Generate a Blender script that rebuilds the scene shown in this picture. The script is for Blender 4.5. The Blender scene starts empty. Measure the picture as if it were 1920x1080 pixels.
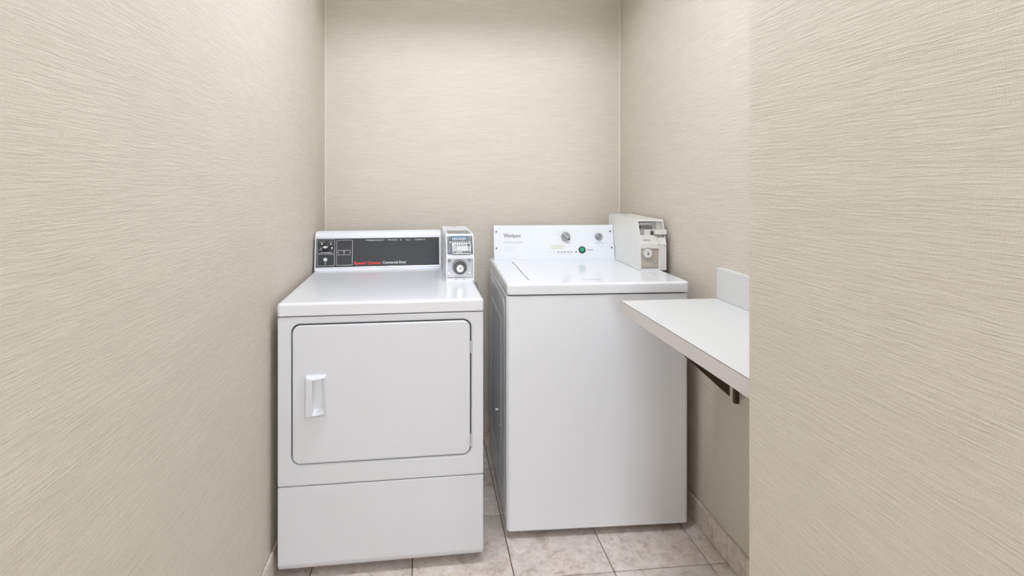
import bpy, bmesh, math, random
from mathutils import Vector, Matrix
random.seed(4)
S = bpy.context.scene
COL = S.collection
R = math.radians

# ------------------------------------------------------------------ camera
cam_d = bpy.data.cameras.new('camera')
cam = bpy.data.objects.new('camera', cam_d); COL.objects.link(cam)
cam.location = (0, 0, 1.315)
cam.rotation_euler = (R(90), 0, R(-5.9524))
cam_d.sensor_width = 36.0
cam_d.lens = 979.75 / 1920 * 36.0
cam_d.shift_x = (960 - 900) / 1920
cam_d.shift_y = -(540 - 340.7) / 1920
cam_d.clip_start = 0.02
S.camera = cam

# ------------------------------------------------------------------ world, exposure, lights
w = bpy.data.worlds.new('world'); S.world = w; w.use_nodes = True
w.node_tree.nodes['Background'].inputs[0].default_value = (1.0, 0.97, 0.93, 1)
w.node_tree.nodes['Background'].inputs[1].default_value = 0.4
S.view_settings.view_transform = 'Standard'
S.view_settings.look = 'None'
S.view_settings.exposure = 0.0
S.view_settings.gamma = 1.0
S.view_settings.use_curve_mapping = False

CEIL = 2.44
NOOK_LAMP = 38.0       # emission of the lens over the machines
HALL_LAMP = 3.5        # emission of the lenses in the passage, the far one added for fill
FILL_PANEL = 18.0          # emission of the unseen fill panel added behind the camera
LAMP_COL = (0.90, 0.972, 1.10)

# ------------------------------------------------------------------ materials
def mat(name, base, rough=0.5, metal=0.0, spec=0.5, emit=None, strength=0.0, coat=0.0):
    m = bpy.data.materials.new(name); m.use_nodes = True
    b = m.node_tree.nodes['Principled BSDF']
    b.inputs['Base Color'].default_value = (*base, 1)
    b.inputs['Roughness'].default_value = rough
    b.inputs['Metallic'].default_value = metal
    b.inputs['Specular IOR Level'].default_value = spec
    b.inputs['Coat Weight'].default_value = coat
    b.inputs['Coat Roughness'].default_value = 0.08
    if emit:
        b.inputs['Emission Color'].default_value = (*emit, 1)
        b.inputs['Emission Strength'].default_value = strength
    return m, m.node_tree, b

def speckle(name, base, rough=0.5, metal=0.0, spec=0.5, amt=0.03, scale=60, bump=0.0, coat=0.0, bscale=300):
    """A plain surface with faint procedural mottling and optional fine relief."""
    m, nt, b = mat(name, base, rough, metal, spec, coat=coat)
    tc = nt.nodes.new('ShaderNodeTexCoord')
    n = nt.nodes.new('ShaderNodeTexNoise'); n.inputs['Scale'].default_value = scale; n.inputs['Detail'].default_value = 3
    nt.links.new(tc.outputs['Object'], n.inputs['Vector'])
    mx = nt.nodes.new('ShaderNodeMix'); mx.data_type = 'RGBA'
    mx.inputs[6].default_value = (*[c * (1 - amt) for c in base], 1)
    mx.inputs[7].default_value = (*[min(1, c * (1 + amt)) for c in base], 1)
    nt.links.new(n.outputs[0], mx.inputs[0]); nt.links.new(mx.outputs[2], b.inputs['Base Color'])
    if bump:
        n2 = nt.nodes.new('ShaderNodeTexNoise'); n2.inputs['Scale'].default_value = bscale
        nt.links.new(tc.outputs['Object'], n2.inputs['Vector'])
        bp = nt.nodes.new('ShaderNodeBump'); bp.inputs['Strength'].default_value = bump; bp.inputs['Distance'].default_value = 0.001
        nt.links.new(n2.outputs[0], bp.inputs['Height']); nt.links.new(bp.outputs[0], b.inputs['Normal'])
    return m

def wallpaper(name, rot):
    """String-effect vinyl: long uneven horizontal threads over a finer upright weave."""
    m, nt, b = mat(name, (.66, .60, .52), 0.62, spec=0.35)
    N, L = nt.nodes.new, nt.links.new
    tc = N('ShaderNodeTexCoord')
    # the threads wander a little up and down
    wn = N('ShaderNodeTexNoise'); wn.inputs['Scale'].default_value = 22; wn.inputs['Detail'].default_value = 2
    L(tc.outputs['Object'], wn.inputs['Vector'])
    wm = N('ShaderNodeMath'); wm.operation = 'MULTIPLY_ADD'; wm.inputs[1].default_value = .005; wm.inputs[2].default_value = -.0025
    L(wn.outputs[0], wm.inputs[0])
    wc = N('ShaderNodeCombineXYZ'); L(wm.outputs[0], wc.inputs[2])
    warp = N('ShaderNodeVectorMath'); warp.operation = 'ADD'
    L(tc.outputs['Object'], warp.inputs[0]); L(wc.outputs[0], warp.inputs[1])
    def noise(vec_scale, detail, dist=0.0, rough=.55):
        mp = N('ShaderNodeMapping'); mp.inputs['Scale'].default_value = vec_scale
        mp.inputs['Rotation'].default_value = (0, 0, 0)
        L(warp.outputs[0], mp.inputs['Vector'])
        n = N('ShaderNodeTexNoise'); n.inputs['Scale'].default_value = 1.0
        n.inputs['Detail'].default_value = detail; n.inputs['Distortion'].default_value = dist
        n.inputs['Roughness'].default_value = rough
        L(mp.outputs[0], n.inputs['Vector']); return n.outputs[0]
    def math_(op, a, bb):
        x = N('ShaderNodeMath'); x.operation = op
        for i, v in enumerate((a, bb)):
            if isinstance(v, (int, float)): x.inputs[i].default_value = v
            else: L(v, x.inputs[i])
        return x.outputs[0]
    threads = noise((13, 13, 290), 3, 0.15, .6)
    fine = noise((60, 60, 700), 2, 0.1)
    weave = noise((520, 520, 140), 1)
    slub = noise((5, 5, 26), 2)
    patch = noise((1.6, 1.6, 2.2), 2)
    h = math_('ADD', math_('MULTIPLY', threads, 1.0), math_('MULTIPLY', fine, 0.45))
    h = math_('ADD', h, math_('MULTIPLY', weave, 0.26))
    ramp = N('ShaderNodeMapRange'); ramp.inputs[1].default_value = 0.60; ramp.inputs[2].default_value = 1.12
    L(h, ramp.inputs[0])
    mx = N('ShaderNodeMix'); mx.data_type = 'RGBA'
    mx.inputs[6].default_value = (.670, .608, .512, 1); mx.inputs[7].default_value = (.765, .707, .607, 1)
    L(ramp.outputs[0], mx.inputs[0])
    mx2 = N('ShaderNodeMix'); mx2.data_type = 'RGBA'; mx2.blend_type = 'MULTIPLY'; mx2.inputs[0].default_value = 1
    cr = N('ShaderNodeMapRange'); cr.inputs[1].default_value = .3; cr.inputs[2].default_value = .7
    cr.inputs[3].default_value = .97; cr.inputs[4].default_value = 1.02
    L(math_('ADD', math_('MULTIPLY', slub, .5), math_('MULTIPLY', patch, .5)), cr.inputs[0])
    cc = N('ShaderNodeCombineColor')
    for i in range(3): L(cr.outputs[0], cc.inputs[i])
    L(mx.outputs[2], mx2.inputs[6]); L(cc.outputs[0], mx2.inputs[7])
    L(mx2.outputs[2], b.inputs['Base Color'])
    bp = N('ShaderNodeBump'); bp.inputs['Strength'].default_value = 0.65; bp.inputs['Distance'].default_value = 0.0024
    L(h, bp.inputs['Height']); L(bp.outputs[0], b.inputs['Normal'])
    return m

def stone(name, dark=(.40, .305, .245), mid=(.80, .685, .60), pale=(.95, .91, .87), grey=(.62, .59, .53)):
    """Mottled travertine-look ceramic; every tile takes its own patch of the pattern."""
    m, nt, b = mat(name, mid, 0.38, spec=0.45)
    N, L = nt.nodes.new, nt.links.new
    geo = N('ShaderNodeNewGeometry'); oi = N('ShaderNodeObjectInfo')
    mul = N('ShaderNodeVectorMath'); mul.operation = 'SCALE'; mul.inputs[3].default_value = 37.0
    cmb = N('ShaderNodeCombineXYZ')
    for i in range(3): L(oi.outputs['Random'], cmb.inputs[i])
    L(cmb.outputs[0], mul.inputs[0])
    add = N('ShaderNodeVectorMath'); add.operation = 'ADD'
    L(geo.outputs['Position'], add.inputs[0]); L(mul.outputs[0], add.inputs[1])
    def noise(s, d, dist):
        n = N('ShaderNodeTexNoise'); n.inputs['Scale'].default_value = s; n.inputs['Detail'].default_value = d
        n.inputs['Distortion'].default_value = dist; n.inputs['Roughness'].default_value = .65
        L(add.outputs[0], n.inputs['Vector']); return n
    n1 = noise(8, 7, .9); n2 = noise(30, 6, 1.1); n3 = noise(4, 3, .6)
    cr = N('ShaderNodeValToRGB'); e = cr.color_ramp.elements
    e[0].position = .30; e[0].color = (*dark, 1); e[1].position = .72; e[1].color = (*pale, 1)
    x = e.new(.42); x.color = (*[(a + c) / 2 for a, c in zip(dark, mid)], 1)
    x = e.new(.52); x.color = (*mid, 1)
    mxn = N('ShaderNodeMath'); mxn.operation = 'MULTIPLY_ADD'; mxn.inputs[1].default_value = .5
    L(n1.outputs[0], mxn.inputs[0])
    h2 = N('ShaderNodeMath'); h2.operation = 'MULTIPLY'; h2.inputs[1].default_value = .54
    L(n2.outputs[0], h2.inputs[0]); L(h2.outputs[0], mxn.inputs[2])
    L(mxn.outputs[0], cr.inputs[0])
    mr = N('ShaderNodeMapRange'); mr.inputs[1].default_value = .45; mr.inputs[2].default_value = .68; mr.inputs[4].default_value = .55
    L(n3.outputs[0], mr.inputs[0])
    mx = N('ShaderNodeMix'); mx.data_type = 'RGBA'; mx.inputs[7].default_value = (*grey, 1)
    L(mr.outputs[0], mx.inputs[0]); L(cr.outputs[0], mx.inputs[6]); L(mx.outputs[2], b.inputs['Base Color'])
    bp = N('ShaderNodeBump'); bp.inputs['Strength'].default_value = .12; bp.inputs['Distance'].default_value = .001
    L(n2.outputs[0], bp.inputs['Height']); L(bp.outputs[0], b.inputs['Normal'])
    return m

M = {
    'wall': wallpaper('string_wallpaper', 0),
    'stone': stone('floor_stone'),
    'grout': speckle('grout', (.16, .115, .09), .9, amt=.2, scale=200, bump=.3),
    'ceiling': speckle('ceiling_paint', (.72, .68, .61), .9, amt=.03, bump=.4),
    'seam': speckle('corner_caulk', (.80, .75, .67), .6),
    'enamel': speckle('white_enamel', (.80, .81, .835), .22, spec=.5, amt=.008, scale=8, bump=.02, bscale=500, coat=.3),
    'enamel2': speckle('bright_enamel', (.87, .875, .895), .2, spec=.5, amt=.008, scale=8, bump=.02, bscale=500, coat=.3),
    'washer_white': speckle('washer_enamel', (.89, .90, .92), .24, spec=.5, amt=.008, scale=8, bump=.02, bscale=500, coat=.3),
    'plastic': speckle('white_plastic', (.81, .82, .84), .35, amt=.01, scale=30),
    'cream': speckle('cream_enamel', (.82, .81, .77), .33, amt=.01, scale=20, coat=.15),
    'ivory': speckle('warm_grey_plate', (.56, .50, .43), .38, metal=.15, amt=.06, scale=90),
    'cavity': speckle('dark_gap', (.05, .05, .055), .7, amt=.1),
    'galv': speckle('side_enamel', (.80, .81, .82), .25, metal=0, amt=.08, scale=30, bump=.05),
    'black': speckle('charcoal_panel', (.034, .035, .038), .4, spec=.4, amt=.05),
    'blackp': speckle('black_plastic', (.012, .012, .013), .3, amt=.05),
    'silver': speckle('brushed_silver', (.66, .66, .67), .28, metal=.85, amt=.05, scale=200),
    'chrome': speckle('bright_metal', (.82, .82, .82), .18, metal=.9, amt=.04, scale=120),
    'steel': speckle('dull_steel', (.50, .50, .51), .38, metal=.5, amt=.1, scale=120),
    'dsteel': speckle('dark_steel', (.11, .11, .11), .4, metal=.5, amt=.2, scale=120),
    'knob': speckle('grey_knob', (.33, .33, .34), .4, amt=.06, scale=90),
    'lknob': speckle('dark_groove', (.10, .10, .105), .5, amt=.06),
    'blue': speckle('blue_window', (.08, .26, .50), .25, amt=.1, coat=.4),
    'paleblue': speckle('pale_blue_plate', (.48, .60, .74), .3, amt=.08),
    'greysticker': speckle('grey_sticker', (.30, .29, .275), .5, amt=.1, scale=120),
    'pink': speckle('faded_red_dot', (.62, .30, .28), .5),
    'ink': speckle('black_ink', (.035, .035, .04), .5),
    'greyink': speckle('grey_ink', (.38, .385, .40), .5),
    'paleink': speckle('pale_grey_ink', (.62, .625, .64), .5),
    'whiteink': speckle('white_ink', (.80, .80, .80), .5),
    'red': speckle('red_ink', (.72, .055, .045), .5),
    'olive': speckle('olive_ink', (.42, .44, .16), .5),
    'paleyellow': speckle('pale_yellow_print', (.82, .825, .755), .5),
    'green': speckle('green_button', (.03, .36, .17), .25, coat=.5),
    'laminate': speckle('white_laminate', (.74, .735, .715), .38, amt=.012, scale=40),
    'edge': speckle('edge_band', (.72, .68, .645), .42, amt=.02, scale=40),
    'brown': speckle('brown_bracket', (.075, .042, .022), .6, amt=.2, scale=50),
    'rubber': speckle('black_rubber', (.02, .02, .02), .7),
    'fixture': speckle('fixture_white', (.75, .75, .74), .5),
    'lens': mat('lamp_lens', (.8, .8, .8), .5, emit=LAMP_COL, strength=NOOK_LAMP)[0],
    'fill_pane': mat('fill_panel_glow', (.8, .8, .8), .5, emit=(.90, .972, 1.10), strength=FILL_PANEL)[0],
    'lens2': mat('hall_lamp_lens', (.8, .8, .8), .5, emit=LAMP_COL, strength=HALL_LAMP)[0],
}

# ------------------------------------------------------------------ mesh helpers
def rr(u0, u1, v0, v1, r, n=6):
    """Rounded rectangle as a loop of (u, v), always 4(n+1) points."""
    r = max(min(r, (u1 - u0) / 2 - 1e-5, (v1 - v0) / 2 - 1e-5), 1e-5)
    out = []
    for cx, cy, a0 in ((u1 - r, v0 + r, -90), (u1 - r, v1 - r, 0), (u0 + r, v1 - r, 90), (u0 + r, v0 + r, 180)):
        for k in range(n + 1):
            a = R(a0 + 90 * k / n); out.append((cx + r * math.cos(a), cy + r * math.sin(a)))
    return out

def circ(cu, cv, r, n=24):
    return [(cu + r * math.cos(2 * math.pi * k / n), cv + r * math.sin(2 * math.pi * k / n)) for k in range(n)]

class MB:
    def __init__(s): s.bm = bmesh.new()
    def loft(s, loops, c0=True, c1=True):
        vs = [[s.bm.verts.new(p) for p in lp] for lp in loops]
        n = len(vs[0])
        for a, b in zip(vs, vs[1:]):
            for i in range(n):
                s.bm.faces.new((a[i], a[(i + 1) % n], b[(i + 1) % n], b[i]))
        if c0: s.bm.faces.new(vs[0][::-1])
        if c1: s.bm.faces.new(vs[-1])
        return s
    def box(s, x0, x1, y0, y1, z0, z1):
        return s.loft([[(x0, y0, z0), (x1, y0, z0), (x1, y1, z0), (x0, y1, z0)], [(x0, y0, z1), (x1, y0, z1), (x1, y1, z1), (x0, y1, z1)]])
    def slab(s, axis, u0, u1, v0, v1, w0, w1, r=.004, b=.002, b0=None, n=5):
        """Rounded slab. axis 'z': u,v = x,y and w = z.  axis 'y': u,v = x,z and w = y (w1 is the seen face).
        axis 'x': u,v = y,z. The w1 end has bevel b, the w0 end bevel b0."""
        b0 = b if b0 is None else b0
        sg = 1 if w1 > w0 else -1
        prof = []
        for k in range(4):
            a = R(90 * k / 3); prof.append((b0 * (1 - math.sin(a)), w0 + sg * b0 * (1 - math.cos(a))) if b0 else (0, w0))
        for k in range(4):
            a = R(90 * k / 3); prof.append((b * (1 - math.cos(a)), w1 - sg * b * (1 - math.sin(a))) if b else (0, w1))
        if not b0: prof = [(0, w0)] + prof[4:]
        if not b: prof = prof[:-4] + [(0, w1)]
        loops = []
        for ins, w in prof:
            loops.append([P(axis, u, v, w) for u, v in rr(u0 + ins, u1 - ins, v0 + ins, v1 - ins, r - ins if r > ins else r * .3, n)])
        return s.loft(loops)
    def rings(s, axis, prof, c0=True, c1=True, n=24):
        """Lathe: prof of (cu, cv, r, w)."""
        return s.loft([[P(axis, u, v, w) for u, v in circ(cu, cv, r, n)] for cu, cv, r, w in prof], c0, c1)
    def prism(s, axis, poly, w0, w1):
        return s.loft([[P(axis, u, v, w0) for u, v in poly], [P(axis, u, v, w1) for u, v in poly]])
    def frame(s, axis, u0, u1, v0, v1, t, w0, w1, r=.002, n=3):
        """A flat rectangular ring of width t."""
        o = rr(u0, u1, v0, v1, r, n); i = rr(u0 + t, u1 - t, v0 + t, v1 - t, max(r - t, .0003), n)
        L = [[P(axis, *p, w0) for p in o], [P(axis, *p, w1) for p in o], [P(axis, *p, w1) for p in i], [P(axis, *p, w0) for p in i]]
        L.append(L[0])
        vs = [[s.bm.verts.new(p) for p in lp] for lp in L[:4]]; vs.append(vs[0]); m = len(vs[0])
        for a, b in zip(vs, vs[1:]):
            for k in range(m): s.bm.faces.new((a[k], a[(k + 1) % m], b[(k + 1) % m], b[k]))
        return s
    def tube(s, pts, r, n=8):
        loops = []
        for i, p in enumerate(pts):
            a = Vector(pts[max(i - 1, 0)]); b = Vector(pts[min(i + 1, len(pts) - 1)]); d = (b - a).normalized()
            q = d.to_track_quat('Z', 'Y')
            loops.append([tuple(Vector(p) + q @ Vector((r * math.cos(2 * math.pi * k / n), r * math.sin(2 * math.pi * k / n), 0))) for k in range(n)])
        return s.loft(loops)
    def build(s, name, m, parent=None, matrix=None, smooth=True, **props):
        if matrix is not None: s.bm.transform(matrix)
        bmesh.ops.recalc_face_normals(s.bm, faces=s.bm.faces)
        me = bpy.data.meshes.new(name); s.bm.to_mesh(me); s.bm.free()
        if smooth: me.shade_smooth(); me.set_sharp_from_angle(angle=R(38))
        me.materials.append(M[m] if isinstance(m, str) else m)
        o = bpy.data.objects.new(name, me); COL.objects.link(o)
        if smooth and len(me.polygons) > 12:
            wn = o.modifiers.new('normals', 'WEIGHTED_NORMAL'); wn.keep_sharp = True; wn.weight = 90
        if parent: o.parent = parent
        for k, v in props.items(): o[k] = v
        return o

def P(axis, u, v, w):
    return (u, v, w) if axis == 'z' else (u, w, v) if axis == 'y' else (w, u, v)

def lettering(name, s, x0, x1, v0, height, m, parent, matrix, bold=0.0, depth=.0005, spacing=1.0, label=None):
    """Raised lettering on the u,v plane of MATRIX, fitted between x0 and x1 with the given letter height."""
    cu = bpy.data.curves.new(name, 'FONT'); cu.body = s; cu.size = 1; cu.resolution_u = 3; cu.offset = bold; cu.space_character = spacing
    t = bpy.data.objects.new('tmp', cu); COL.objects.link(t)
    bpy.context.view_layer.update()
    me = bpy.data.meshes.new_from_object(t.evaluated_get(bpy.context.evaluated_depsgraph_get()))
    bpy.data.objects.remove(t); bpy.data.curves.remove(cu)
    xs = [v.co.x for v in me.vertices]; ys = [v.co.y for v in me.vertices]
    sx = (x1 - x0) / (max(xs) - min(xs)); sy = height / .72
    bm = bmesh.new(); bm.from_mesh(me); bpy.data.meshes.remove(me)
    mx = min(xs)
    for v in bm.verts: v.co = Vector((x0 + (v.co.x - mx) * sx, depth, v0 + v.co.y * sy))
    b = MB(); b.bm.free(); b.bm = bm
    bm.transform(matrix)
    me = bpy.data.meshes.new(name); bm.to_mesh(me); bm.free(); me.materials.append(M[m])
    o = bpy.data.objects.new(name, me); COL.objects.link(o); o.parent = parent
    if label: o['label'] = label
    return o

def struct(o): o['kind'] = 'structure'; return o
def thing(name, label, cat, loc, rz):
    o = bpy.data.objects.new(name, None); COL.objects.link(o); o.empty_display_size = .1
    o.location = loc; o.rotation_euler = (0, 0, rz); o['label'] = label; o['category'] = cat
    return o

# ------------------------------------------------------------------ the room
XL, XR, YB, XN, YN, YF = -.509, 1.044, 2.729, .665, 1.0155, -2.2
T = .1
struct(MB().box(XL - T, XL, YF, YB + T, 0, CEIL + .3).build('wall_left', 'wall', smooth=False))
struct(MB().box(XL, XR, YB, YB + T, 0, CEIL + .3).build('wall_back', 'wall', smooth=False))
struct(MB().box(XR, XR + T, YN - .1, YB + T, 0, CEIL + .3).build('wall_right', 'wall', smooth=False))
# the stub that the passage wall turns into: one solid block whose corner ends the counter
struct(MB().box(XN, XR, YF, YN, 0, CEIL + .3).build('wall_near_right', 'wall', smooth=False))
WX0, WX1, WZ0, WZ1 = -.22, .55, .86, 1.72
b = MB()
b.box(XL - T, WX0, YF - T, YF, 0, CEIL + .3); b.box(WX1, XR, YF - T, YF, 0, CEIL + .3)
b.box(WX0, WX1, YF - T, YF, 0, WZ0); b.box(WX0, WX1, YF - T, YF, WZ1, CEIL + .3)
struct(b.build('wall_front', 'wall', smooth=False))
b = MB(); b.frame('y', WX0 - .05, WX1 + .05, WZ0 - .05, WZ1 + .05, .06, YF, YF + .015, r=.003); b.frame('y', WX0, WX1, WZ0, WZ1, .03, YF - .06, YF - .02, r=.002)
fill_frame = struct(b.build('fill_panel_1', 'fixture', smooth=False))  # added glowing panel in a window frame, lights the machine fronts
MB().box(WX0 + .02, WX1 - .02, YF - .045, YF - .04, WZ0 + .02, WZ1 - .02).build('fill_pane', 'fill_pane', fill_frame, smooth=False)
struct(MB().box(XL - .05, XR + .05, YF - .05, YB + .05, -.05, -.006).build('floor', 'grout', smooth=False))

# ceiling with three openings for the recessed lamps
def ceiling():
    holes = [(-.15, .65, 1.22, 1.95), (-.30, .45, .10, .55), (-.30, .45, -1.5, -.9)]
    xs = sorted({XL - T, XR + T, *[h[0] for h in holes], *[h[1] for h in holes]})
    ys = sorted({YF - T, YB + T, *[h[2] for h in holes], *[h[3] for h in holes]})
    b = MB()
    for x0, x1 in zip(xs, xs[1:]):
        for y0, y1 in zip(ys, ys[1:]):
            cx, cy = (x0 + x1) / 2, (y0 + y1) / 2
            if any(h[0] < cx < h[1] and h[2] < cy < h[3] for h in holes): continue
            b.box(x0, x1, y0, y1, CEIL, CEIL + .05)
    struct(b.build('ceiling', 'ceiling', smooth=False))
    return holes
HOLES = ceiling()

# floor tiles: one piece each, laid on the recessed grout bed
G0, TS, GY = -.0451, .3392, 1.7059
floor = bpy.data.objects['floor']
gap = .0017
cache = {}
def tile(x0, x1, y0, y1, parent, axis='z', w0=-.006, w1=0.0):
    b = MB(); b.slab(axis, x0 + gap, x1 - gap, y0 + gap, y1 - gap, w0, w1, r=.0015, b=.0012, b0=0, n=1)
    o = b.build('tile', 'stone', parent); return o
xs = [XL + .002] + [G0 + i * TS for i in range(-1, 4)] + [XR - .002]
ys = [YB - .002] + [GY + j * TS for j in range(3, -12, -1) if YF < GY + j * TS < YB - .01] + [YF + .002]
ys = sorted(ys)
for i in range(len(xs) - 1):
    for j in range(len(ys) - 1):
        if xs[i + 1] - xs[i] < .02 or ys[j + 1] - ys[j] < .02: continue
        if xs[i] > XN and ys[j + 1] < YN - .1: continue
        # alike full tiles share one mesh
        full = abs(xs[i + 1] - xs[i] - TS) < 1e-4 and abs(ys[j + 1] - ys[j] - TS) < 1e-4
        if full and 'm' in cache:
            o = bpy.data.objects.new('tile', cache['m']); COL.objects.link(o); o.parent = floor
            o.location = (xs[i] - cache['x'], ys[j] - cache['y'], 0)
        else:
            o = tile(xs[i], xs[i + 1], ys[j], ys[j + 1], floor)
            if full: cache.update(m=o.data, x=xs[i], y=ys[j])

# tiled baseboards, cut from the same stone
BH = .0922
bb_r = struct(MB().box(XR - .0015, XR, YN, YB, 0, BH - .002).build('baseboard_right', 'grout', smooth=False))
bb_l = struct(MB().box(XL, XL + .0015, YF, YB, 0, BH - .002).build('baseboard_left', 'grout', smooth=False))
bb_b = struct(MB().box(XL + .011, XR - .011, YB - .0015, YB, 0, BH - .002).build('baseboard_back', 'grout', smooth=False))
bb_n = struct(MB().box(XN - .0015, XN, YF, YN, 0, BH - .002).build('baseboard_near_right', 'grout', smooth=False))
for y0, y1 in zip(ys, ys[1:]):
    a, c = max(y0, YN), y1
    if c - a > .03:
        b = MB(); b.slab('x', a + .001, c - .001, .0015, BH, XR - .0015, XR - .010, r=.001, b=.002, b0=0, n=1); b.build('tile', 'stone', bb_r)
    if y1 - y0 > .03:
        b = MB(); b.slab('x', y0 + .001, y1 - .001, .0015, BH, XL + .0015, XL + .010, r=.001, b=.002, b0=0, n=1); b.build('tile', 'stone', bb_l)
        if y0 < YN:
            b = MB(); b.slab('x', y0 + .001, min(y1, YN) - .001, .0015, BH, XN - .0015, XN - .010, r=.001, b=.002, b0=0, n=1); b.build('tile', 'stone', bb_n)
for x0, x1 in zip(xs, xs[1:]):
    x0, x1 = max(x0, XL + .012), min(x1, XR - .012)
    if x1 - x0 > .03:
        b = MB(); b.slab('y', x0 + .001, x1 - .001, .0015, BH, YB - .0015, YB - .010, r=.001, b=.002, b0=0, n=1); b.build('tile', 'stone', bb_b)

# pale caulk seams in the two back corners
for i, (x, sx) in enumerate(((XL, 1), (XR, -1))):
    b = MB(); b.prism('z', [(x, YB), (x + sx * .0045, YB), (x + sx * .0012, YB - .0012), (x, YB - .0045)], BH, CEIL)
    struct(b.build('trim_%d' % (i + 1), 'seam', smooth=False))

# ------------------------------------------------------------------ recessed ceiling lamps
def lamp(hole, lens_y, lens_h, label, m):
    x0, x1, y0, y1 = hole
    t = thing('ceiling_light', label, 'ceiling light', ((x0 + x1) / 2, (y0 + y1) / 2, CEIL), 0)
    cx, cy = (x0 + x1) / 2, (y0 + y1) / 2
    X0, X1, Y0, Y1 = x0 - cx, x1 - cx, y0 - cy, y1 - cy
    b = MB(); h = lens_h + .02; e = .004   # grey baffle inside the recess
    b.box(X0, X0 + e, Y0, Y1, .0, h); b.box(X1 - e, X1, Y0, Y1, .0, h)
    b.box(X0 + e, X1 - e, Y0, Y0 + e, .0, h); b.box(X0 + e, X1 - e, Y1 - e, Y1, .0, h); b.box(X0, X1, Y0, Y1, h, h + e)
    b.build('housing', 'steel' if m == 'lens' else 'fixture', t, smooth=False)
    MB().frame('z', X0 - .015, X1 + .015, Y0 - .015, Y1 + .015, .018, -.004, 0, r=.004).build('frame', 'fixture', t)
    a, c = lens_y[0] - cy, lens_y[1] - cy
    b = MB(); b.slab('z', X0 + .03, X1 - .03, a, c, h - .001, lens_h, r=.01, b=.006, b0=0); b.build('lens', m, t)
lamp(HOLES[0], (1.39, 1.62), .19, 'long recessed ceiling light over the laundry nook', 'lens')
lamp(HOLES[1], (.14, .51), .05, 'recessed ceiling light in the passage nearest the nook', 'lens2')
lamp(HOLES[2], (-1.46, -.94), .05, 'added unseen fill light in the ceiling at the far end of the passage', 'lens2')  # extra lamp added behind the camera as fill

# ------------------------------------------------------------------ dryer
def plane_matrix(y0, z0, lean):
    """u stays x, w (the y slot) points out of the face, v (the z slot) runs up the leaning face."""
    l = R(lean)
    return Matrix(((1, 0, 0, 0), (0, -math.cos(l), math.sin(l), y0), (0, math.sin(l), math.cos(l), z0), (0, 0, 0, 1)))

def foot(parent, x, y, h):
    b = MB(); b.rings('z', [(x, y, .022, 0), (x, y, .024, .004), (x, y, .022, .010), (x, y, .010, .012), (x, y, .010, h)], n=16)
    b.build('foot', 'rubber', parent)

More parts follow.
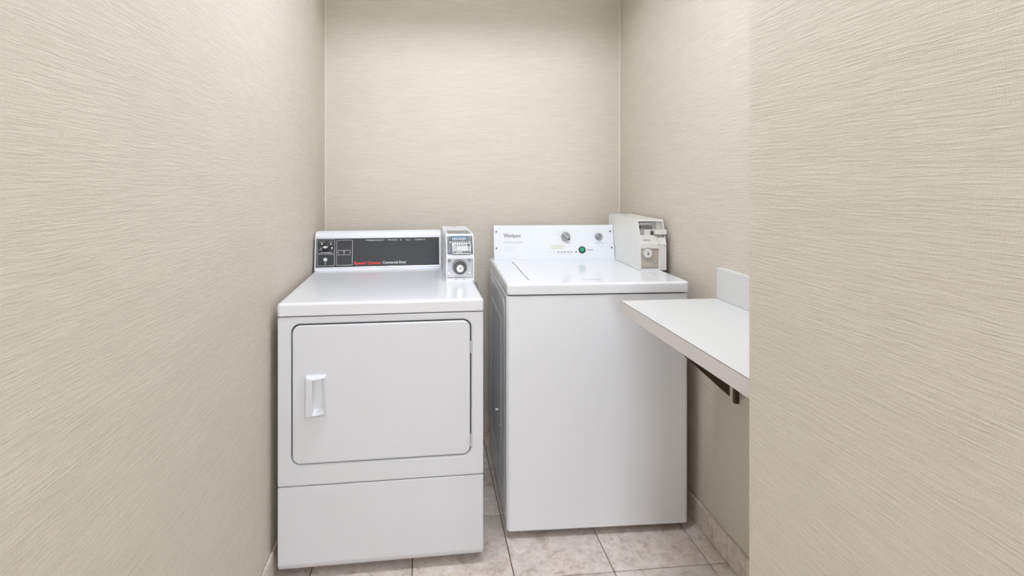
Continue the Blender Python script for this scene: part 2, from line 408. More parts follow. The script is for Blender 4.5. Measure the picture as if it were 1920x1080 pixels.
def build_dryer():
    W, D, Z0, ZS, ZL, ZT = .683, .70, .030, .3085, .8715, .9144
    t = thing('clothes_dryer', 'white coin operated clothes dryer with front door and charcoal control panel', 'dryer', (-.4845, 1.777, 0), R(.9964))
    # cabinet behind the front panels
    b = MB(); b.slab('z', .002, W - .002, .016, D, Z0 + .004, ZL - .003, r=.006, b=.002); b.build('cabinet', 'enamel', t)
    # front panel: ring around the door opening with a pressed lip
    b = MB()
    dx0, dx1, dz0, dz1, dr = .0435, .6413, .3775, .8436, .030
    def lp(ins, y, o=False):
        q = rr(0 + ins, W - ins, ZS + .001 + ins, ZL - .0035 - ins, .006, 8) if o else rr(dx0 + ins, dx1 - ins, dz0 + ins, dz1 - ins, dr - ins, 8)
        return [(u, y, v) for u, v in q]
    b.loft([lp(0, .016, True), lp(0, .004, True), lp(.0012, .0012, True), lp(.004, 0, True),
            lp(-.006, 0), lp(-.0035, .0012), lp(-.0008, .0035), lp(0, .006), lp(0, .015)], False, False)
    b.build('front_panel', 'enamel', t)
    b = MB(); b.slab('y', dx0 - .004, dx1 + .004, dz0 - .004, dz1 + .004, .0158, .0135, r=.03, b=0, b0=0); b.build('door_gap', 'cavity', t)
    # door
    g = .0042
    d = MB(); ph = (.0905 + .020, .1585 - .004, .5385 + .008, .6755 - .008)
    def dl(ins, y): return [(u, y, v) for u, v in rr(dx0 + g + ins, dx1 - g - ins, dz0 + g + ins, dz1 - g - ins, dr - g - ins, 8)]
    def pl(ins, y): return [(u, y, v) for u, v in rr(ph[0] + ins, ph[1] - ins, ph[2] + ins, ph[3] - ins, .006, 8)]
    d.loft([dl(0, .0132), dl(0, .0025), dl(.0006, .0008), dl(.0022, -.0008), dl(.0045, -.0015), pl(0, -.0015), pl(0, .0131)], True, True)
    d = d.build('door', 'enamel', t)
    # moulded pull with a pocket that slopes back up to the hinge side
    hx0, hx1, hz0, hz1 = .0905, .1585, .5385, .6755
    b = MB()
    def hl(u0, u1, v0, v1, r, fy): return [(u, fy(u, v), v) for u, v in rr(u0, u1, v0, v1, r, 5)]
    mid = (hz0 + hz1) / 2
    bow = lambda u, v: -.0215 - .004 * (1 - ((v - mid) / .07) ** 2) * max(0, (1 - (u - hx0) / .045))
    b.loft([hl(hx0, hx1, hz0, hz1, .006, lambda u, v: -.001),
            hl(hx0 + .001, hx1 - .001, hz0 + .001, hz1 - .001, .006, lambda u, v: bow(u, v) + .006 if u < hx0 + .03 else -.0075),
            hl(hx0 + .004, hx1 - .003, hz0 + .004, hz1 - .004, .005, lambda u, v: bow(u, v) if u < hx0 + .03 else -.0105),
            hl(hx0 + .0245, hx1 - .0055, hz0 + .010, hz1 - .010, .006, lambda u, v: -.0240 if u < hx0 + .04 else -.0115),
            hl(hx0 + .0262, hx1 - .0060, hz0 + .012, hz1 - .0105, .006, lambda u, v: -.0200 if u < hx0 + .04 else -.0105),
            hl(hx0 + .0240, hx1 - .0078, hz0 + .030, hz1 - .0125, .007, lambda u, v: .0118 if u < hx0 + .050 else -.0070)], True, True)
    b.build('handle', 'plastic', d)
    for z in (.4270, .7470):
        b = MB(); b.slab('y', dx1 - .0042, dx1 + .0004, z - .020, z + .020, .012, -.0022, r=.0014, b=.001, b0=0); b.build('hinge', 'silver', t)
    # lower access panel with turned-under foot edge
    b = MB(); lo = []
    for ins, y, zb in ((0, .016, 0), (0, .004, 0), (.0012, .0012, 0), (.0035, 0, 0)):
        lo.append([(u, y, v) for u, v in rr(ins, W - ins, Z0 + .022, ZS - .0015 - ins, .004, 4)])
    b.loft(lo, False, True)
    b.loft([[(u, y, v) for u, y, v in ((.0 + i, .016, zz), (W - i, .016, zz), (W - i, yy, zz), (0 + i, yy, zz))]
            for i, yy, zz in ((.004, .016, Z0), (.004, .0135, Z0), (.0015, .005, Z0 + .012), (.0002, .0006, Z0 + .0235))])
    b.build('lower_panel', 'enamel', t)
    # worktop
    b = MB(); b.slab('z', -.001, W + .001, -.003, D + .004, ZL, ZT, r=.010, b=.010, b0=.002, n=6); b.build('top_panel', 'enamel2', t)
    # console
    C = plane_matrix(.640, ZT - .0005, 9.5)
    y0 = .640
    b = MB()
    sec = [(y0 - .003, ZT - .001), (y0 + .0005, ZT + .004), (y0 + .0225, ZT + .139), (y0 + .0215, ZT + .150), (y0 + .026, ZT + .160), (y0 + .034, ZT + .167), (y0 + .046, ZT + .172),
           (y0 + .058, ZT + .173), (y0 + .062, ZT + .169), (y0 + .064, ZT + .155), (y0 + .064, ZT - .001)]
    cy, cz = y0 + .05, ZT + .08
    L = []
    for x, s in ((-.004, .93), (-.0025, .975), (.003, 1.0), (.565, 1.0), (.5705, .975), (.572, .93)):
        L.append([(x, cy + (y - cy) * s, max(ZT - .001, ZT + (z - ZT) * (s if s < 1 else 1))) for y, z in sec])
    b.loft(L)
    con = b.build('console', 'plastic', t)
    MB().frame('y', .0015, .5625, .0115, .1475, .0022, .0, .0028, r=.003).build('console_trim', 'silver', con, C)
    b = MB(); b.slab('y', .0035, .5605, .0135, .1455, -.0006, .0012, r=.002, b=.0004, b0=0); b.build('control_panel', 'black', con, C)
    for q in ((.0078, .0852, .0765, .1385), (.0092, .0850, .0205, .0728), (.0930, .1640, .0215, .1355), (.0990, .1540, .0680, .0895)):
        MB().frame('y', *q, .0011, .0012, .0018, r=.002).build('outline', 'silver', con, C)
    # fabric selector knob and push button
    b = MB(); b.rings('y', [(.0466, .1015, .0175, .001), (.0466, .1015, .017, .008), (.0466, .1015, .0125, .010), (.0466, .1015, .011, .020), (.0466, .1015, .009, .0215)]).build('knob', 'blackp', con, C)
    b = MB(); q = [(.0466 + r * math.cos(a), .1035 + r * .62 * math.sin(a)) for r, a in ((.0115, .15), (.009, .8), (.009, 1.6), (.011, 2.6), (.0115, 3.4), (.009, 4.2), (.008, 5.0), (.009, 5.7))]
    b.prism('y', q, .0212, .0235); b.build('knob_cap', 'chrome', con, C)
    MB().rings('y', [(.0448, .0485, .0088, .001), (.0448, .0485, .0085, .006), (.0448, .0485, .007, .0085)]).build('push_button', 'whiteink', con, C)
    b = MB()   # selector symbols and short captions
    for u, v, r in ((.0285, .1200, .0036), (.0680, .1185, .0032), (.0250, .1000, .0028), (.0730, .1005, .0034)): b.rings('y', [(u, v, r, .001), (u, v, r, .0016)], n=10)
    b.build('symbol', 'whiteink', con, C, kind='stuff')
    b = MB()
    for u0, u1, v in ((.0160, .0420, .1283), (.0580, .0770, .1275), (.0155, .0300, .0925), (.0250, .0690, .0805), (.0415, .0500, .0335), (.0425, .0485, .0285), (.1210, .1330, .0845)):
        b.box(u0, u1, .001, .0016, v - .0008, v + .0008)
    b.box(.1262, .1280, .001, .0016, .0725, .0820)
    b.build('caption', 'silver', con, C, kind='stuff')
    tm = C
    lettering('lettering', 'PERMANENT', .2245, .308, .1300, .0062, 'whiteink', con, tm, .01, .0016, 1.5)
    lettering('lettering', 'PRESS', .3230, .3660, .1300, .0062, 'whiteink', con, tm, .01, .0016, 1.5)
    lettering('lettering', '&', .3805, .3865, .1300, .0062, 'whiteink', con, tm, .01, .0016)
    lettering('lettering', 'ALL', .4050, .4270, .1300, .0062, 'whiteink', con, tm, .01, .0016, 1.5)
    lettering('lettering', 'FABRIC', .4470, .4955, .1300, .0062, 'whiteink', con, tm, .01, .0016, 1.5)
    lettering('lettering', 'Speed Queen', .1710, .2920, .0245, .0125, 'red', con, tm, .035, .0016, label='bold red lettering')
    lettering('lettering', 'Commercial Dryer', .3010, .4080, .0250, .0115, 'whiteink', con, tm, .012, .0016, label='white lettering')
    def yaw(o, px, py, deg):
        o.matrix_local = Matrix.Translation((px, py, 0)) @ Matrix.Rotation(R(deg), 4, 'Z') @ Matrix.Translation((-px, -py, 0))
    yaw(con, 0, .640, 1.5)
    # coin box bolted to the right end of the top
    x0, x1, yf, zt, zk = .5735, .6865, .323, 1.1000, 1.0135
    yt = .357
    e = .0045
    side = [(yf, ZT), (yf, zk), (yt, zt - .002), (yt + .003, zt), (.70, zt + .004), (.70, ZT)]
    b = MB()
    for a, c in ((x0, x0 + e), (x1 - e, x1)): b.prism('x', side, a, c)
    b.prism('x', [(yt, zt - .004), (yt + .002, zt), (.70, zt + .004), (.70, zt - .001)], x0 + e, x1 - e)          # lid
    b.box(x0 + e, x1 - e, .695, .70, ZT, zt)                                                              # back
    b.box(x0 + e, x1 - e, yf - .0005, yf + .004, ZT, ZT + .011)                                               # foot lip
    b.prism('x', [(yf - .001, zk - .010), (yf - .001, zk + .001), (yf + .022, zk + .006), (yf + .022, zk - .012)], x0 + e, x1 - e)   # sill
    b.box(x0 + e, x1 - e, yf + .060, yf + .063, zk, zt - .004)                                              # inner wall
    b.prism('x', [(yt - .0035, zt - .0075), (yt + .001, zt), (yt + .02, zt), (yt + .02, zt - .0075)], x0 + e, x1 - e)
    cb = b.build('coin_box', 'plastic', t)
    Cw = x1 - x0
    fx = lambda zx: x0 + (zx - 205) / 385 * Cw
    fz = lambda zy: zt - (zy - 305) * .000283
    def fy(z): return yf if z <= zk else yf + (z - zk) * (yt - yf) / (zt - zk)
    # lower lock plate and lock
    zl0, zl1 = ZT + .011, zk - .010
    MB().slab('y', x0 + e, x1 - e, zl0, zl1, yf + .016, yf + .009, r=.001, b=.001, b0=0).build('lock_plate', 'steel', cb)
    lx, lz = fx(392), .9685
    b = MB(); b.rings('y', [(lx, lz, .031, yf + .009), (lx, lz, .030, yf - .004), (lx, lz, .026, yf - .006), (lx, lz, .0255, yf + .0005), (lx, lz, .0165, yf + .001)], True, True, 32)
    b.build('lock_ring', 'dsteel', cb)
    b = MB(); b.rings('y', [(lx, lz, .0298, yf - .0041), (lx, lz, .0300, yf - .0055), (lx, lz, .0272, yf - .0066), (lx, lz, .0268, yf - .0045)], False, False, 32); b.build('lock_rim', 'steel', cb)
    b = MB(); b.rings('y', [(lx + .001, lz - .004, .0155, yf + .001), (lx + .001, lz - .004, .015, yf - .007), (lx + .001, lz - .004, .0125, yf - .0085)]); b.build('lock_plug', 'chrome', cb)
    b = MB(); b.box(lx + .0002, lx + .0022, yf - .009, yf - .008, lz - .009, lz + .001); b.box(lx - .003, lx + .005, yf - .009, yf - .008, lz - .005, lz - .003); b.build('keyhole', 'blackp', cb)
    for zx, zy in ((248, 678), (524, 672), (243, 855), (526, 850)):
        u, v = fx(zx), min(max(fz(zy), zl0 + .008), zl1 - .008); s = .0062
        MB().rings('y', [(u, v, s, yf + .009), (u, v, s, yf + .006), (u, v, s * .7, yf + .0045), (u, v, s * .4, yf + .0065)], n=14).build('screw', 'chrome' if zy > 800 else 'steel', cb)
    for a, c in ((320, 355), (432, 470)): MB().box(fx(a), fx(c), yf - .001, yf + .001, ZT + .0045, ZT + .006).build('slot_mark', 'dsteel', cb)
    # coin slide: blue window, row of pins, tray
    def Y(z, d): return fy(z) + d
    z = fz(365); b = MB(); b.slab('y', fx(282), fx(502), z - .0095, z + .0085, Y(z, .022), Y(z, .009), r=.001, b=.001, b0=0); b.build('coin_window', 'blue', cb)
    z = fz(328); b = MB(); b.slab('y', fx(245), fx(540), z - .0030, z + .0040, Y(z, .026), Y(z, .013), r=.001, b=.001, b0=0); b.build('window_bar', 'paleblue', cb)
    for k in range(8):
        u = fx(302 + k * 25); z = fz(370)
        MB().slab('y', u - .0021, u + .0021, z - .0070, z + .0050, Y(z, .0095), Y(z, .0075), r=.0012, b=.0005, b0=0, n=2).build('coin_slot', 'whiteink', cb)
    for k in range(9):
        u = fx(292 + k * 25); z = fz(432)
        b = MB(); b.tube([(u, Y(z, .012), z + .0115), (u, Y(z, .004), z + .006), (u, Y(z, .003), z - .011)], .0016, 6); b.build('slide_pin', 'chrome', cb)
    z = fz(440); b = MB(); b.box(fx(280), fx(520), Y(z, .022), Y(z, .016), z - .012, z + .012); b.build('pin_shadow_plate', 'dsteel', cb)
    z0_, z1_ = fz(575), fz(470)
    b = MB(); b.slab('y', fx(300), fx(548), z0_, z1_, Y(z0_, .022), Y(z0_, .010), r=.003, b=.001, b0=0); b.build('slide_housing', 'steel', cb)
    b = MB(); b.frame('y', fx(292), fx(552), z0_ - .002, z1_ + .012, .003, Y(z0_, .010), Y(z0_, .004), r=.006); b.build('slide_frame', 'chrome', cb)
    b = MB(); b.slab('y', fx(352), fx(502), fz(536), fz(470), Y(z0_, .012), Y(z0_, -.002), r=.001, b=.001, b0=0); b.build('slide_tray', 'whiteink', cb)
    for a, c in ((305, 345), (430, 545)): MB().box(fx(a), fx(c), Y(z0_, .006), Y(z0_, .004), fz(564), fz(554)).build('slide_gap', 'blackp', cb)
    for zx in (262, 530):
        z = fz(425); MB().rings('y', [(fx(zx), z, .007, Y(z, .033)), (fx(zx), z, .006, Y(z, .006)), (fx(zx), z, .004, Y(z, .004))], n=14).build('slide_bolt', 'steel', cb)
    # grey sticker and two red dots on the lid
    b = MB(); b.prism('z', [(x0 + .010, yt + .008), (x1 - .010, yt + .008), (x1 - .010, yt + .135), (x0 + .010, yt + .135)], zt + .0003, zt + .0026); b.build('lid_sticker', 'greysticker', cb)
    for u in (.43, .53):
        u = x0 + Cw * u; MB().rings('z', [(u, .66, .004, zt + .003), (u, .66, .004, zt + .0050)], n=10).build('dot', 'pink', cb)
    MB().box(x0 - .0008, x0 + .0005, yf + .012, yf + .018, zk - .085, zk + .06).build('side_slot', 'steel', cb)
    for x in (.05, W - .05):
        for y in (.12, D - .06): foot(t, x, y, Z0 + .006)
    # exhaust duct behind
    b = MB(); b.rings('y', [(.34, .20, .052, D - .004)] + [(.34, .20, .050 + .004 * (k % 2), D + .006 * (k + 1)) for k in range(10)] + [(.34, .20, .052, .80)], n=24); b.build('exhaust_duct', 'steel', t)
    return t
build_dryer()

# ------------------------------------------------------------------ washer
def build_washer():
    W, D, Z0, ZL, ZT = .688, .668, .027, .8985, .9395
    t = thing('washing_machine', 'white coin operated top loading washing machine standing by the counter', 'washing machine', (.2987, 1.8974, 0), R(-1.5875))
    xl, xr = -.003, .6885
    # front panel wraps the corners; side panels are separate pressings
    b = MB(); b.slab('z', xl, xr, 0, D - .01, Z0, ZL - .0042, r=.016, b=.006, b0=.006, n=6); b.build('cabinet', 'washer_white', t)
    b = MB(); b.slab('z', xl + .008, xr - .008, .008, D - .012, ZL - .006, ZL + .002, r=.014, b=0, b0=0); b.build('lid_gap', 'cavity', t)
    # embossed side pressing
    sp = MB(); x = xl
    def sl(ins, w, u0=.050, u1=.600, v0=.075, v1=.865, r=.05): return [(w, u, v) for u, v in rr(u0 + ins, u1 - ins, v0 + ins, v1 - ins, max(r - ins, .01), 8)]
    sp.loft([sl(0, x + .001), sl(0, x - .0012), sl(.003, x - .0022), sl(.075, x - .0022), sl(.083, x - .0062), sl(.095, x - .0075), sl(.108, x - .0062), sl(.118, x - .001)], False, True)
    side = sp.build('side_panel', 'galv', t)
    MB().slab('x', .012, .036, .070, .880, x + .001, x - .0012, r=.004, b=.001, b0=0).build('side_seam', 'silver', side)
    for y, z in ((.17, .345), (.31, .345)):
        MB().rings('x', [(y, z, .006, x - .001), (y, z, .006, x - .008), (y, z, .004, x - .010)], n=12).build('screw', 'chrome', side)
    # deck: ring round the lid opening
    lx0, lx1, ly0, ly1 = .0905, .598, .064, .560
    b = MB()
    def o(ins, z): return [(u, v, z) for u, v in rr(-.002 + ins, .6925 - ins, -.0045 + ins, D + .002 - ins, .016 - ins * .5, 6)]
    def i(ins, z): return [(u, v, z) for u, v in rr(lx0 + ins, lx1 - ins, ly0 + ins, ly1 - ins, .012, 6)]
    b.loft([o(.004, ZL), o(.0005, ZL + .002), o(0, ZL + .006), o(0, ZT - .010), o(.0012, ZT - .0050), o(.0045, ZT - .0015), o(.010, ZT),
            i(-.0012, ZT), i(0, ZT - .0015), i(0, ZT - .008)], True, True)
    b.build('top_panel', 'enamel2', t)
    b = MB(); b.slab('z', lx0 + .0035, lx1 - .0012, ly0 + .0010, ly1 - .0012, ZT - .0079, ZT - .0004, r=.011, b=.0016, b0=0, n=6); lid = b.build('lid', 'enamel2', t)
    b = MB(); b.box(lx0 + .0002, lx0 + .0032, ly0 + .012, ly1 - .012, ZT - .0079, ZT - .0062); b.build('lid_gap', 'cavity', t)
    b = MB(); b.slab('z', .296, .372, ly0 - .0012, ly0 + .0012, ZT - .0060, ZT + .0002, r=.001, b=0, b0=0); b.build('finger_gap_shade', 'cavity', t)  # dark slab at the surface, its colour stands in for gap shade
    # console
    y0 = .5755; C = plane_matrix(y0, ZT, 12)
    b = MB()
    prof = [(0, 0), (0, .1665), (-.004, .1685), (-.030, .165), (-.085, .140), (-.085, -.018)]
    tx = lambda w, v: (y0 - w * math.cos(R(12)) + v * math.sin(R(12)), max(ZT - .001, ZT + w * math.sin(R(12)) + v * math.cos(R(12))))
    poly = [tx(w, v) for w, v in prof]
    b.prism('x', poly, .0125, .5965)
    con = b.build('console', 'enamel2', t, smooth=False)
    b = MB(); b.slab('y', .0118, .5972, .0012, .1668, -.001, .0012, r=.0022, b=.0009, b0=0); b.build('control_panel', 'plastic', con, C)
    f = .0012
    for u, v in ((.0235, .1365), (.0235, .0572), (.5820, .1355), (.5845, .0567)):
        b = MB(); b.rings('y', [(u, v, .0042, f), (u, v, .0040, f + .0012), (u, v, .0028, f + .002)], n=12); b.build('screw', 'dsteel', con, C)
    lettering('lettering', 'Whirlpool', .0575, .1400, .1090, .0175, 'ink', con, C, .012, f + .0006, label='black lettering')
    b = MB()   # unreadable fine print shown as hairlines
    def bar(u0, u1, v, h): b.box(u0, u1, f, f + .0004, v - h / 2, v + h / 2)
    bar(.0560, .0800, .1285, .0014); bar(.0570, .1520, .0880, .0018); bar(.0570, .1510, .0810, .0014)
    bar(.4985, .5485, .0785, .0016); bar(.3600, .3760, .0785, .0016)
    b.build('fine_print', 'greyink', con, C, kind='stuff')
    b = MB()
    for k, (a, c) in enumerate(((.0660, .1010), (.0640, .1190), (.0640, .1070), (.0640, .1050), (.0640, .1010))): bar(a, c, .0655 - k * .0062, .0011)
    bar(.2953, .3345, .1256, .0013); bar(.3065, .3422, .1380, .0013); bar(.3815, .4353, .1374, .0013); bar(.3530, .3680, .1462, .0013)
    bar(.2700, .3090, .0372, .0014); b.box(.0600, .0605, f, f + .0004, .038, .067)
    for k in range(5): bar(.3190 + k * .0157, .3270 + k * .0157, .0295, .0011); bar(.3200 + k * .0157, .3250 + k * .0157, .0260, .0010)
    b.build('fine_print', 'paleink', con, C, kind='stuff')
    b = MB(); b.slab('y', .2840, .3545, .0515, .0700, f - .0003, f + .0003, r=.002, b=0, b0=0, n=2); b.build('highlight_band', 'paleyellow', con, C)
    b = MB(); b.box(.2865, .3525, f, f + .0007, .0652, .0672); b.box(.2875, .3470, f, f + .0007, .0550, .0568); b.build('fine_print', 'olive', con, C, kind='stuff')
    # cycle knob with a diagonal grip and dark pointer tip
    def knob(u, v, r, ang, name='knob'):
        q = MB(); q.rings('y', [(u, v, r, f), (u, v, r * .99, f + .008), (u, v, r * .93, f + .0105), (u, v, r * .90, f + .0105)], n=32)
        k = q.build(name, 'knob', con, C)
        q = MB(); q.slab('y', -r * .98, r * .98, -r * .24, r * .24, .0095, .019, r=r * .2, b=.0015, b0=0)
        rot = Matrix.Translation((u, f, v)) @ Matrix.Rotation(ang, 4, 'Y')
        q.build('grip', 'knob', con, C @ rot)
        return k
    knob(.3605, .1100, .0222, R(45))
    b = MB(); b.rings('y', [(0, 0, .0040, .019), (0, 0, .0038, .0205)], n=12); b.build('pointer', 'blackp', con, C @ Matrix.Translation((.3725, f, .0985)))
    b = MB(); b.slab('y', -.0165, .0175, -.0008, .0008, .0188, .0196, r=.0006, b=0, b0=0, n=2)
    b.build('pointer_line', 'whiteink', con, C @ Matrix.Translation((.3605 - .002, f, .1100 + .003)) @ Matrix.Rotation(R(45), 4, 'Y'))
    b = MB(); b.rings('y', [(.5222, .1108, .0172, f), (.5222, .1108, .0170, f + .008), (.5222, .1108, .0158, f + .0105)], n=32); b.build('knob', 'knob', con, C)
    for off in (-.0085, 0, .0085):  # silver ridges put in as the knob's white highlights
        q = MB(); q.slab('y', -.014 + abs(off) * .3, .014 - abs(off) * .3, off - .0016, off + .0016, .0100, .0165, r=.001, b=.0006, b0=0, n=2)
        q.build('grip', 'silver', con, C @ Matrix.Translation((.5222, f, .1108)) @ Matrix.Rotation(R(-40), 4, 'Y'))
    b = MB()
    for off in (-.0043, .0043): b.box(-.014, .014, .0098, .0112, off - .0020, off + .0020)
    b.build('groove', 'lknob', con, kind='stuff', matrix=C @ Matrix.Translation((.5222, f, .1108)) @ Matrix.Rotation(R(-40), 4, 'Y'))
    b = MB()   # dial arc and ticks round the small knob, ticks over the big one
    for k in range(20):
        a = R(-30 + k * 240 / 19); r0 = .0215
        if k % 5 in (0, 1, 3): b.rings('y', [(.5222 + r0 * math.cos(a), .1108 + r0 * math.sin(a), .0008, f), (.5222 + r0 * math.cos(a), .1108 + r0 * math.sin(a), .0008, f + .0004)], n=6)
    for k in range(5):
        a = R(135 - k * 18); b.rings('y', [(.3605 + .0262 * math.cos(a), .1100 + .0262 * math.sin(a), .0013, f), (.3605 + .0262 * math.cos(a), .1100 + .0262 * math.sin(a), .0013, f + .0004)], n=6)
    b.build('dial_mark', 'ink', con, C, kind='stuff')
    # start button, indicator lamps
    MB().rings('y', [(.4380, .0470, .0170, f), (.4380, .0470, .0165, f + .004), (.4380, .0470, .0130, f + .0055), (.4380, .0470, .0118, f + .003)], n=32).build('button_ring', 'blackp', con, C)
    MB().rings('y', [(.4380, .0470, .0112, f + .003), (.4380, .0470, .0110, f + .0065), (.4380, .0470, .0080, f + .0082)], n=28).build('start_button', 'green', con, C, label='green round start button')
    lettering('lettering', 'START', .4625, .4925, .0436, .0062, 'ink', con, C, .012, f + .0006)
    for k in range(5):
        u = .3225 + k * .0157; MB().slab('y', u - .0042, u + .0042, .0353, .0387, f - .0005, f + .0008, r=.0012, b=.0003, b0=0, n=2).build('indicator_lamp', 'ink', con, C)
    MB().rings('y', [(.4085, .0370, .0034, f), (.4085, .0370, .0030, f + .001)], n=14).build('indicator_lamp', 'ink', con, C)
    con.matrix_local = Matrix.Translation((.012, y0, 0)) @ Matrix.Rotation(R(-1.0), 4, 'Z') @ Matrix.Translation((-.012, -y0, 0))
    # cream coin box on the right rear corner
    x0, x1, yf, yt, zt, zk = .599, .7125, .2480, .2830, 1.1515, 1.0500
    e = .004; yb = .665
    sec = [(yf, ZT), (yf, zk), (yt, zt - .002), (yt + .003, zt), (yb, zt + .002), (yb, ZT)]
    b = MB()
    b.prism('x', sec, x0, x0 + e)
    b.prism('x', sec, x1 - e, x1)
    b.prism('x', [(yt - .001, zt - .007), (yt + .002, zt), (yb, zt + .002), (yb, zt - .003)], x0 + e, x1 - e)
    b.box(x0 + e, x1 - e, yb - .004, yb, ZT, zt)
    b.box(x0 + e, x1 - e, yf - .0005, yf + .005, ZT, ZT + .007)
    xs_ = x0 + .0805      # smooth strip right of the mechanism
    b.prism('x', [(yf + .001, ZT), (yf + .001, zk), (yf + .010, zk + .027), (yf + .03, zk + .027), (yf + .03, ZT)], xs_, x1 - e)
    b.prism('x', [(yf + .001, zk - .018), (yf + .001, zk + .002), (yf + .012, zk + .008), (yf + .018, zk + .036), (yf + .03, zk + .036), (yf + .03, zk - .02)], x0 + e, xs_)
    b.box(x0 + e, x1 - e, yf + .045, yf + .048, zk, zt - .004)
    cb = b.build('coin_box', 'cream', t, smooth=False, label='cream coin box')
    MB().slab('x', yf + .004, yb - .02, ZT + .0005, ZT + .0045, x0 + .002, x0 - .0035, r=.001, b=.001, b0=0).build('base_flange', 'cream', cb)
    fx = lambda zx: x0 + (zx - 600) / 392 * (x1 - x0)
    fz = lambda zy: ZT + (970 - zy) * .000272
    fy = lambda z: yf if z <= zk else yf + (z - zk) * (yt - yf) / (zt - zk)
    MB().slab('y', x0 + e, xs_, ZT + .007, zk - .018, yf + .018, yf + .006, r=.002, b=.0015, b0=0).build('lock_plate', 'ivory', cb)
    lx, lz = fx(712), 1.0115
    MB().rings('y', [(lx, lz, .0255, yf + .006), (lx, lz, .0250, yf + .001), (lx, lz, .0215, yf - .0005), (lx, lz, .0205, yf + .003), (lx, lz, .018, yf + .0035)], n=32).build('lock_ring', 'ivory', cb)
    MB().rings('y', [(lx, lz, .0195, yf + .0032), (lx, lz, .0190, yf - .003), (lx, lz, .0140, yf - .0035), (lx, lz, .0130, yf - .0010), (lx, lz, .0100, yf - .0010), (lx, lz, .0090, yf - .003)], n=28).build('lock_plug', 'cream', cb)
    b = MB(); b.rings('y', [(lx, lz + .0015, .0024, yf - .003), (lx, lz + .0015, .0024, yf - .0042)], n=10); b.prism('y', [(lx - .0012, lz + .001), (lx + .0012, lz + .001), (lx + .0032, lz - .0055), (lx - .0032, lz - .0055)], yf - .003, yf - .0042); b.build('keyhole', 'blackp', cb)
    MB().rings('y', [(fx(832), fz(592), .0035, yf + .007), (fx(832), fz(592), .003, yf + .003)], n=12).build('screw', 'chrome', cb)
    MB().rings('y', [(fx(826), fz(832), .0065, yf + .007), (fx(826), fz(832), .006, yf + .003), (fx(826), fz(832), .004, yf + .0045)], n=12).build('screw', 'silver', cb)
    for a, c in ((878, 572), (976, 600)): MB().rings('y', [(fx(a), fz(c), .0022, yf + .003), (fx(a), fz(c), .0020, yf - .0008)], n=10).build('screw', 'dsteel', cb)
    MB().box(fx(615), fx(860), yf + .0025, yf + .0075, ZT + .0115, ZT + .0140).build('plate_groove', 'steel', cb)
    z = fz(518); MB().box(fx(650), fx(745), yf - .0003, yf + .003, z + .004, z + .0065).build('slot_mark', 'dsteel', cb)
    z0_, z1_ = fz(335), fz(205)
    MB().slab('y', fx(622), fx(900), z0_, z1_, fy(z1_) + .035, fy(z0_) + .022, r=.002, b=.001, b0=0).build('slide_housing', 'steel', cb)
    for k in range(8):
        u = fx(645 + k * 25)
        zc = fz(252); MB().slab('y', u - .0022, u + .0022, zc - .0068, zc + .0050, fy(zc) + .012, fy(zc) + .0085, r=.001, b=.0004, b0=0, n=2).build('coin_slot', 'whiteink', cb)
    MB().slab('y', fx(628), fx(836), fz(282), fz(224), fy(fz(252)) + .018, fy(fz(252)) + .011, r=.001, b=.0005, b0=0).build('coin_window', 'dsteel', cb)
    for k in range(8):
        u = fx(648 + k * 24); zc = fz(318)
        MB().tube([(u, fy(zc) + .012, zc + .008), (u, fy(zc) + .004, zc + .003), (u + .002, fy(zc) + .002, zc - .008)], .0012, 6).build('slide_pin', 'chrome', cb)
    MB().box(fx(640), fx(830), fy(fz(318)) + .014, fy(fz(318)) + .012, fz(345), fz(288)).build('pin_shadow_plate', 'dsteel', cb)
    zc = fz(395)
    MB().slab('y', fx(608), fx(705), zc - .0145, zc + .0145, fy(zc) + .02, fy(zc) + .008, r=.001, b=.001, b0=0).build('slide_bed', 'steel', cb)
    MB().slab('y', fx(690), fx(860), zc - .0140, zc + .0135, fy(zc) + .02, fy(zc) + .0045, r=.001, b=.001, b0=0).build('slide_tray', 'cream', cb)
    MB().box(fx(615), fx(868), fy(zc) + .012, fy(zc) + .004, zc - .0175, zc - .0145).build('slide_gap', 'dsteel', cb)
    MB().box(fx(778), fx(822), fy(zc) + .006, fy(zc) + .001, zc - .0075, zc + .009).build('slide_catch', 'dsteel', cb)
    zc = fz(383)
    MB().slab('y', fx(835), fx(1006), zc - .0100, zc + .0108, fy(zc) + .012, fy(zc) - .010, r=.0015, b=.001).build('slide_handle', 'cream', cb)
    MB().box(fx(835), fx(1000), fy(zc) - .009, fy(zc) + .010, zc - .0124, zc - .0101).build('slide_handle_edge', 'dsteel', cb)
    MB().rings('z', [(x0 + .028, .50, .005, zt + .0005), (x0 + .028, .50, .005, zt + .008), (x0 + .028, .50, .003, zt + .010)], n=12).build('lid_screw', 'chrome', cb)
    for x in (.05, W - .05):
        for y in (.13, D - .07): foot(t, x, y, Z0 + .006)
    return t
build_washer()

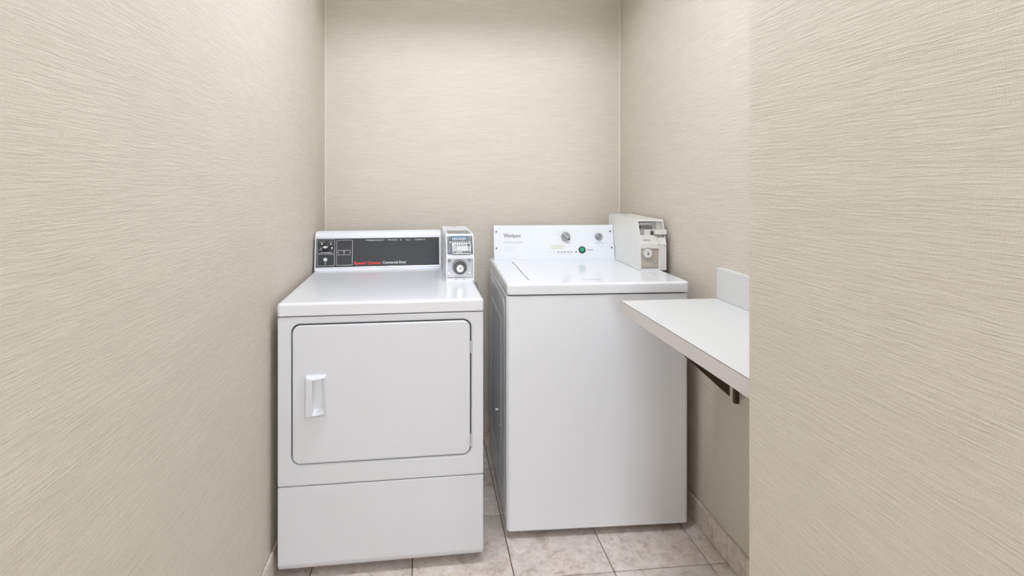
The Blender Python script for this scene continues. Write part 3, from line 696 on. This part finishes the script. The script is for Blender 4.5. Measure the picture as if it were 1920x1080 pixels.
# ------------------------------------------------------------------ supply hose standing in the gap behind the machines
def hoses():
    t = thing('supply_hose', 'black rubber hose hanging in the dark gap behind the machines', 'hose', (.245, 2.66, .02), 0)
    pts = [(.0, .03, .75), (.0, .005, .70), (-.004, -.01, .5), (.002, -.01, .3), (.0, -.005, .12), (.004, .0, .02), (.02, .01, .0)]
    sm = []
    for k in range(len(pts) - 1):
        for q in range(4):
            f = q / 4; sm.append(tuple(a + (c - a) * f for a, c in zip(pts[k], pts[k + 1])))
    sm.append(pts[-1])
    MB().tube(sm, .012, 10).build('hose', 'rubber', t)
    b = MB(); b.rings('y', [(0, .75, .022, .028), (0, .75, .022, .05), (0, .75, .028, .055), (0, .75, .028, .068)], n=18); b.build('wall_valve', 'steel', t)
hoses()

# ------------------------------------------------------------------ counter
def build_counter():
    cX, cY, cZ, ct = .6725, 1.7536, .9022, .0405
    t = thing('folding_counter', 'white laminate folding counter shelf with backsplash, fixed to the wall beside the washer', 'counter', (XR, (YN + cY) / 2, cZ), 0)
    ox, oy, oz = XR, (YN + cY) / 2, cZ
    MT = Matrix.Translation((-ox, -oy, -oz))
    b = MB(); b.slab('z', cX + .0016, XR, YN + .001, cY - .0016, cZ - ct + .002, cZ, r=.0004, b=.0004, n=1); b.build('countertop', 'laminate', t, MT)
    b = MB(); b.box(cX, cX + .0016, YN + .001, cY, cZ - ct, cZ - .0014); b.build('edge_band', 'edge', t, MT, smooth=False)
    b = MB(); b.box(cX + .0016, XR, cY - .0016, cY, cZ - ct, cZ - .0014); b.build('edge_band', 'edge', t, MT, smooth=False)
    b = MB(); b.box(cX + .0005, cX + .0020, YN + .001, cY - .0005, cZ - .0014, cZ - .0003); b.build('edge_seam', 'brown', t, MT, smooth=False)
    b = MB(); b.slab('x', YN + .001, cY - .002, cZ + .001, cZ + .1085, XR, XR - .019, r=.001, b=.001, b0=0, n=1); b.build('backsplash', 'laminate', t, MT)
    b = MB(); b.box(XR - .0198, XR - .001, YN + .001, cY - .003, cZ + .0001, cZ + .0012); b.build('caulk_line', 'greyink', t, MT, smooth=False)
    # brown triangular bracket screwed to the wall
    for yb in (1.655, 1.18):
        zb = cZ - ct
        b = MB()
        b.prism('y', [(.715, zb), (1.010, zb), (1.010, .598)], yb - .007, yb + .007)
        b.prism('y', [(1.029, zb), (1.0435, zb), (1.0435, .572), (1.029, .572)], yb - .007, yb + .007)
        b.prism('y', [(.715, zb), (1.0435, zb), (1.0435, zb - .018), (.735, zb - .018)], yb - .014, yb + .014)
        b.prism('y', [(1.008, .740), (1.030, .740), (1.030, .755), (1.008, .755)], yb - .006, yb + .006)
        b.build('bracket', 'brown', t, MT, smooth=False, label='brown triangular shelf bracket')
build_counter()
